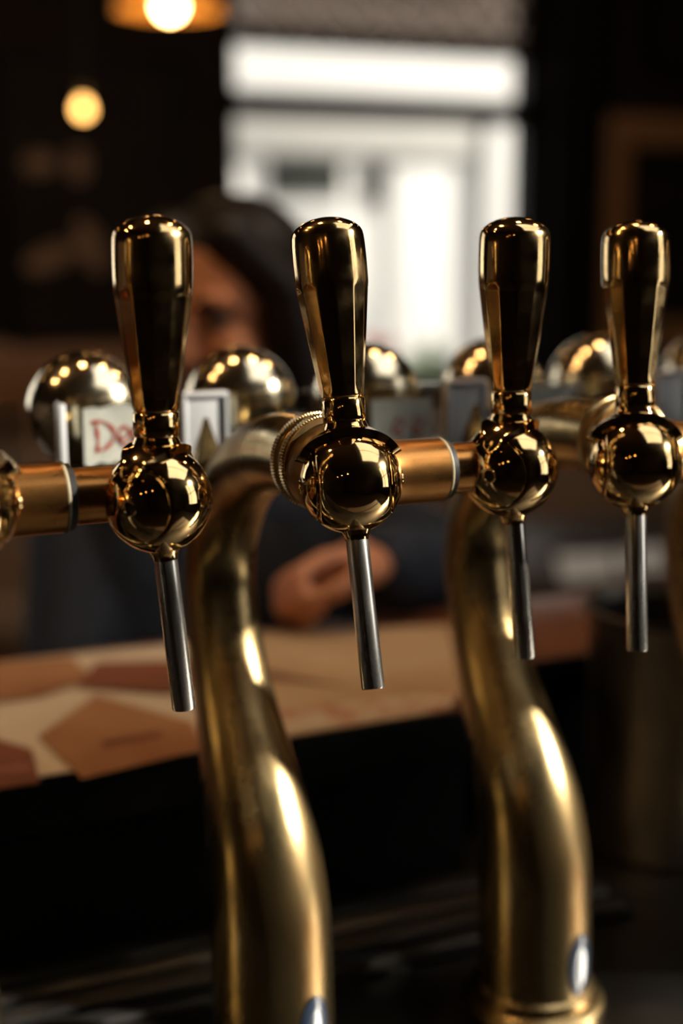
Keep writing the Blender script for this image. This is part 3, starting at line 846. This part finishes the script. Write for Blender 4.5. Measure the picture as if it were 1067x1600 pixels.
for sh, el, wr in ((SH_L, EL_L, WR_L), (SH_R, EL_R, WR_R)):
    add_capsule(bm, sh, el, .069, .056); add_capsule(bm, el, el.lerp(wr, .86), .056, .043)
    add_capsule(bm, el.lerp(wr, .84), wr+(Vector((-.012, -.003, .004)) if wr is WR_L else Vector()), .045, .043)
    add_capsule(bm, sh, (CH.x, sh.y+.02, sh.z+.02), .070, .07)
jk = cloth('denim_jacket', bm, M['denim'])
bm = bmesh.new(); add_ellipsoid(bm, PEL, (.185, .155, .12))
for s, kn_ in zip((-1, 1), KN):
    hip = PEL+Vector((s*.09, 0, -.02)); ank = Vector((kn_.x, 1.42, .28))
    add_capsule(bm, hip, kn_, .092, .072); add_capsule(bm, kn_, ank, .070, .055)
cloth('trousers', bm, M['trousers'], .010)
bm = bmesh.new()
for s, kn_ in zip((-1, 1), KN):
    ank = Vector((kn_.x, 1.42, .28)); toe = ank+Vector((0, -.15, -.045)); add_capsule(bm, ank+Vector((0, .02, -.03)), toe, .045, .040)
cloth('shoes', bm, M['black'], .008)
# hair: cap, parted fringe and long side locks
bm = bmesh.new()
add_ellipsoid(bm, hp_(0, .034, .052), (.099, .104, .092), HR)
add_ellipsoid(bm, hp_(0, .060, -.035), (.098, .075, .125), HR)
for s in (-1, 1):
    add_capsule(bm, hp_(s*.040, -.050, .105), hp_(s*.088, -.010, .035), .028, .030)
    add_capsule(bm, hp_(s*.088, -.012, .035), hp_(s*.098, .010, -.110), .029, .036)
    add_capsule(bm, hp_(s*.098, .012, -.110), hp_(s*.088, .030, -.20), .036, .026)
cloth('hair', bm, M['hair'], .005, 4)
for s in (-1, 1):
    bm = bmesh.new(); add_ellipsoid(bm, hp_(s*.031, -.0730, .006), (.0125, .0125, .0085), HR)
    e_ = obj('eye', mesh_from(bm, 'eye'), M['eye'], person)
    bm = bmesh.new(); add_ellipsoid(bm, hp_(s*.031, -.0835, .004), (.0055, .0035, .0055), HR); obj('iris', mesh_from(bm, 'iris'), M['iris'], e_)
    bm = bmesh.new()
    pts = [hp_(s*.014, -.094, .026), hp_(s*.030, -.0935, .033), hp_(s*.048, -.080, .027)]
    add_capsule(bm, pts[0], pts[1], .0045, .0050, 10); add_capsule(bm, pts[1], pts[2], .0050, .0035, 10)
    obj('eyebrow', mesh_from(bm, 'eyebrow'), M['hair'], person)
    bm = bmesh.new(); add_capsule(bm, hp_(s*.019, -.082, .013), hp_(s*.045, -.075, .012), .0048, .0042, 10)
    obj('eyelash', mesh_from(bm, 'eyelash'), M['hair'], person)
bm = bmesh.new()
add_capsule(bm, hp_(-.020, -.081, -.071), hp_(0, -.089, -.068), .0045, .0060, 10); add_capsule(bm, hp_(0, -.089, -.068), hp_(.020, -.081, -.071), .0060, .0045, 10)
obj('lips', mesh_from(bm, 'lips'), M['lips'], person)

# bar stool under the person
st = thing('bar_stool', 'dark padded bar stool under the person across the bar', 'stool', (.60, 1.77, 0))
obj('seat', lathe('seat', [(0, .545), (.16, .545), (.185, .56), (.185, .585), (.16, .60), (0, .60)], 'z', 32), M['stool'], st)
for k in range(4):
    a = R(45+90*k)
    obj('leg', tube('leg', [(.11*math.cos(a), .11*math.sin(a), .55), (.20*math.cos(a), .20*math.sin(a), 0)], .016, 10), M['bench_wood'], st)
obj('foot_ring', lathe('foot_ring', [(.180, .20), (.190, .195), (.20, .20), (.19, .205), (.180, .20)], 'z', 32), M['lampbrass'], st)

# ------------------------------------------------------------------ bench, table and pictures at the rear
bn = thing('wall_bench', 'tan upholstered bench along the rear wall under the window', 'bench', (1.2, 3.86, 0))
obj('plinth', box('plinth', (-2.4, -.12, 0), (2.0, .27, .38)), M['bench_wood'], bn)
for k in range(6):
    a = -2.4+k*4.4/6
    obj('seat_cushion', box('seat_cushion', (a+.004, -.16, .38), (a+4.4/6-.004, .25, .48), .02), M['bench'], bn)
    obj('back_cushion', box('back_cushion', (a+.004, .17, .48), (a+4.4/6-.004, .29, .86), .02), M['bench'], bn)
tb = thing('pub_table', 'dark round pub table with white cards in the background', 'table', (1.86, 2.60, 0))
obj('table_top', lathe('table_top', [(0, .71), (.38, .71), (.40, .72), (.40, .74), (.385, .75), (0, .75)], 'z', 48), M['table'], tb)
obj('pedestal', lathe('pedestal', [(.24, 0), (.24, .02), (.06, .06), (.04, .12), (.04, .66), (.10, .71)], 'z', 32), M['frame_black'], tb)
def card(px, label):
    P = [at_z(x, y, .7512) for x, y in px]; c = sum(P, Vector())/4; c.z = .750
    bm = bmesh.new(); hi = [bm.verts.new(p-c) for p in P]; lo = [bm.verts.new(p-c-Vector((0, 0, .0011))) for p in P]
    bm.faces.new(hi); bm.faces.new(lo[::-1])
    for i in range(4): bm.faces.new((lo[i], lo[(i+1) % 4], hi[(i+1) % 4], hi[i]))
    o = obj('menu_card', mesh_from(bm, 'menu_card', smooth=False), M['card']); o.location = c
    tag(o, label, 'card', 'white cards on the dark table')
card([(878, 908), (962, 900), (956, 862), (868, 868)], 'white card on the dark table, the larger and nearer one')
card([(970, 897), (1045, 887), (1036, 852), (966, 859)], 'white card on the dark table behind the rightmost spout')

def picture(px, name, label, m, fm, fr=.05, extra=None):
    (xa, ya), (xb, yb) = px
    a = at_y(xa, ya, Y1-.03); b = at_y(xb, yb, Y1-.03)
    x0, x1 = a.x, b.x; z1 = a.z; z0 = b.z
    t = thing(name, label, 'picture', ((x0+x1)/2, Y1, z0)); w = (x1-x0)/2; h = z1-z0
    obj('frame', boxes('frame', [((-w, -.04, 0), (-w+fr, 0, h)), ((w-fr, -.04, 0), (w, 0, h)), ((-w+fr, -.04, 0), (w-fr, 0, fr)), ((-w+fr, -.04, h-fr), (w-fr, 0, h))], .004), fm, t)
    p = obj('canvas', box('canvas', (-w+fr, -.018, fr), (w-fr, -.002, h-fr)), m, t)
    for (u, v, ru, rv, ang) in (extra or []):
        bm = bmesh.new(); vs = []
        for k in range(20):
            th = 2*math.pi*k/20; q = Vector((ru*math.cos(th), rv*math.sin(th))); q.rotate(Matrix.Rotation(ang, 2)) if ang else None
            vs.append(bm.verts.new((-w+2*w*u+q.x, -.0185, h*v+q.y)))
        bm.faces.new(vs); obj('painted_shape', mesh_from(bm, 'painted_shape', smooth=False), M['picture_tan'], p)
picture(((-6, 72), (302, 530)), 'framed_picture', 'large dark framed picture left of the street window', M['picture'], M['frame_black'], .035,
        [(.24, .30, .085, .035, .35), (.45, .34, .035, .085, .35), (.20, .62, .05, .03, 0), (.40, .62, .03, .05, 0)])
picture(((948, 178), (1190, 540)), 'framed_picture', 'brown wood framed dark picture right of the black post', M['picture'], M['frame_wood'], .10)
picture(((1016, -90), (1180, 112)), 'framed_picture', 'dark framed picture hung above the brown framed one', M['picture'], M['frame_black'], .03)

# ------------------------------------------------------------------ lamps
def pendant(loc, label, group=None, shade=True, bulb='bulb', br=.028):
    t = thing('pendant_lamp', label, 'lamp', loc, group=group)
    obj('bulb', lathe('bulb', [(0, -br)]+[(br*math.sin(math.pi*k/14), -br*math.cos(math.pi*k/14)) for k in range(1, 12)]+[(br*.45, br*1.05), (br*.42, br*1.5)], 'z', 24), M[bulb], t)
    obj('socket', lathe('socket', [(br*.5, br*1.3), (br*.55, br*1.4), (br*.55, br*2.8), (br*.2, br*3.1), (0, br*3.1)], 'z', 20), M['lampbrass'], t)
    obj('cord', tube('cord', [(0, 0, br*3), (0, 0, ZC-loc[2])], .004, 8), M['cord'], t)
    if shade:
        s = obj('shade', lathe('shade', [(.125, -.012), (.118, .012), (.095, .042), (.055, .070), (.020, .082), (.018, .079), (.053, .066), (.092, .038), (.114, .010), (.121, -.012)], 'z', 48), M['amber'], t)
    return t
l1 = at(265, 8, 3.2)
pendant(l1, 'lit pendant lamp with amber shade at the top left')
l2 = at(130, 171, 3.6)
pendant(l2, 'small lit amber bulb hanging before the dark picture', shade=False, bulb='bulb_small', br=.018)
WORD = ['first', 'second', 'third', 'fourth', 'fifth', 'sixth', 'seventh']
for k in range(7):
    pendant((-1.2+.66*k, 2.9, 2.60), 'bare warm bulb, %s from the left in the row before the street windows' % WORD[k], 'row of bulbs before the street windows', shade=False, bulb='bulb_dim')
for k in range(5):
    pendant((-.75+.50*k, 1.12, 2.35), 'bare warm bulb, %s from the left in the row above the bar counter' % WORD[k], 'row of bulbs above the bar counter', shade=False, bulb='bulb_row')
for k in range(3):
    pendant((-1.9+.62*k, -.9, 2.25), 'bare warm bulb, %s from the left in the row above the bartender side' % WORD[k], 'row of bulbs above the bartender side', shade=False, bulb='bulb_dim')
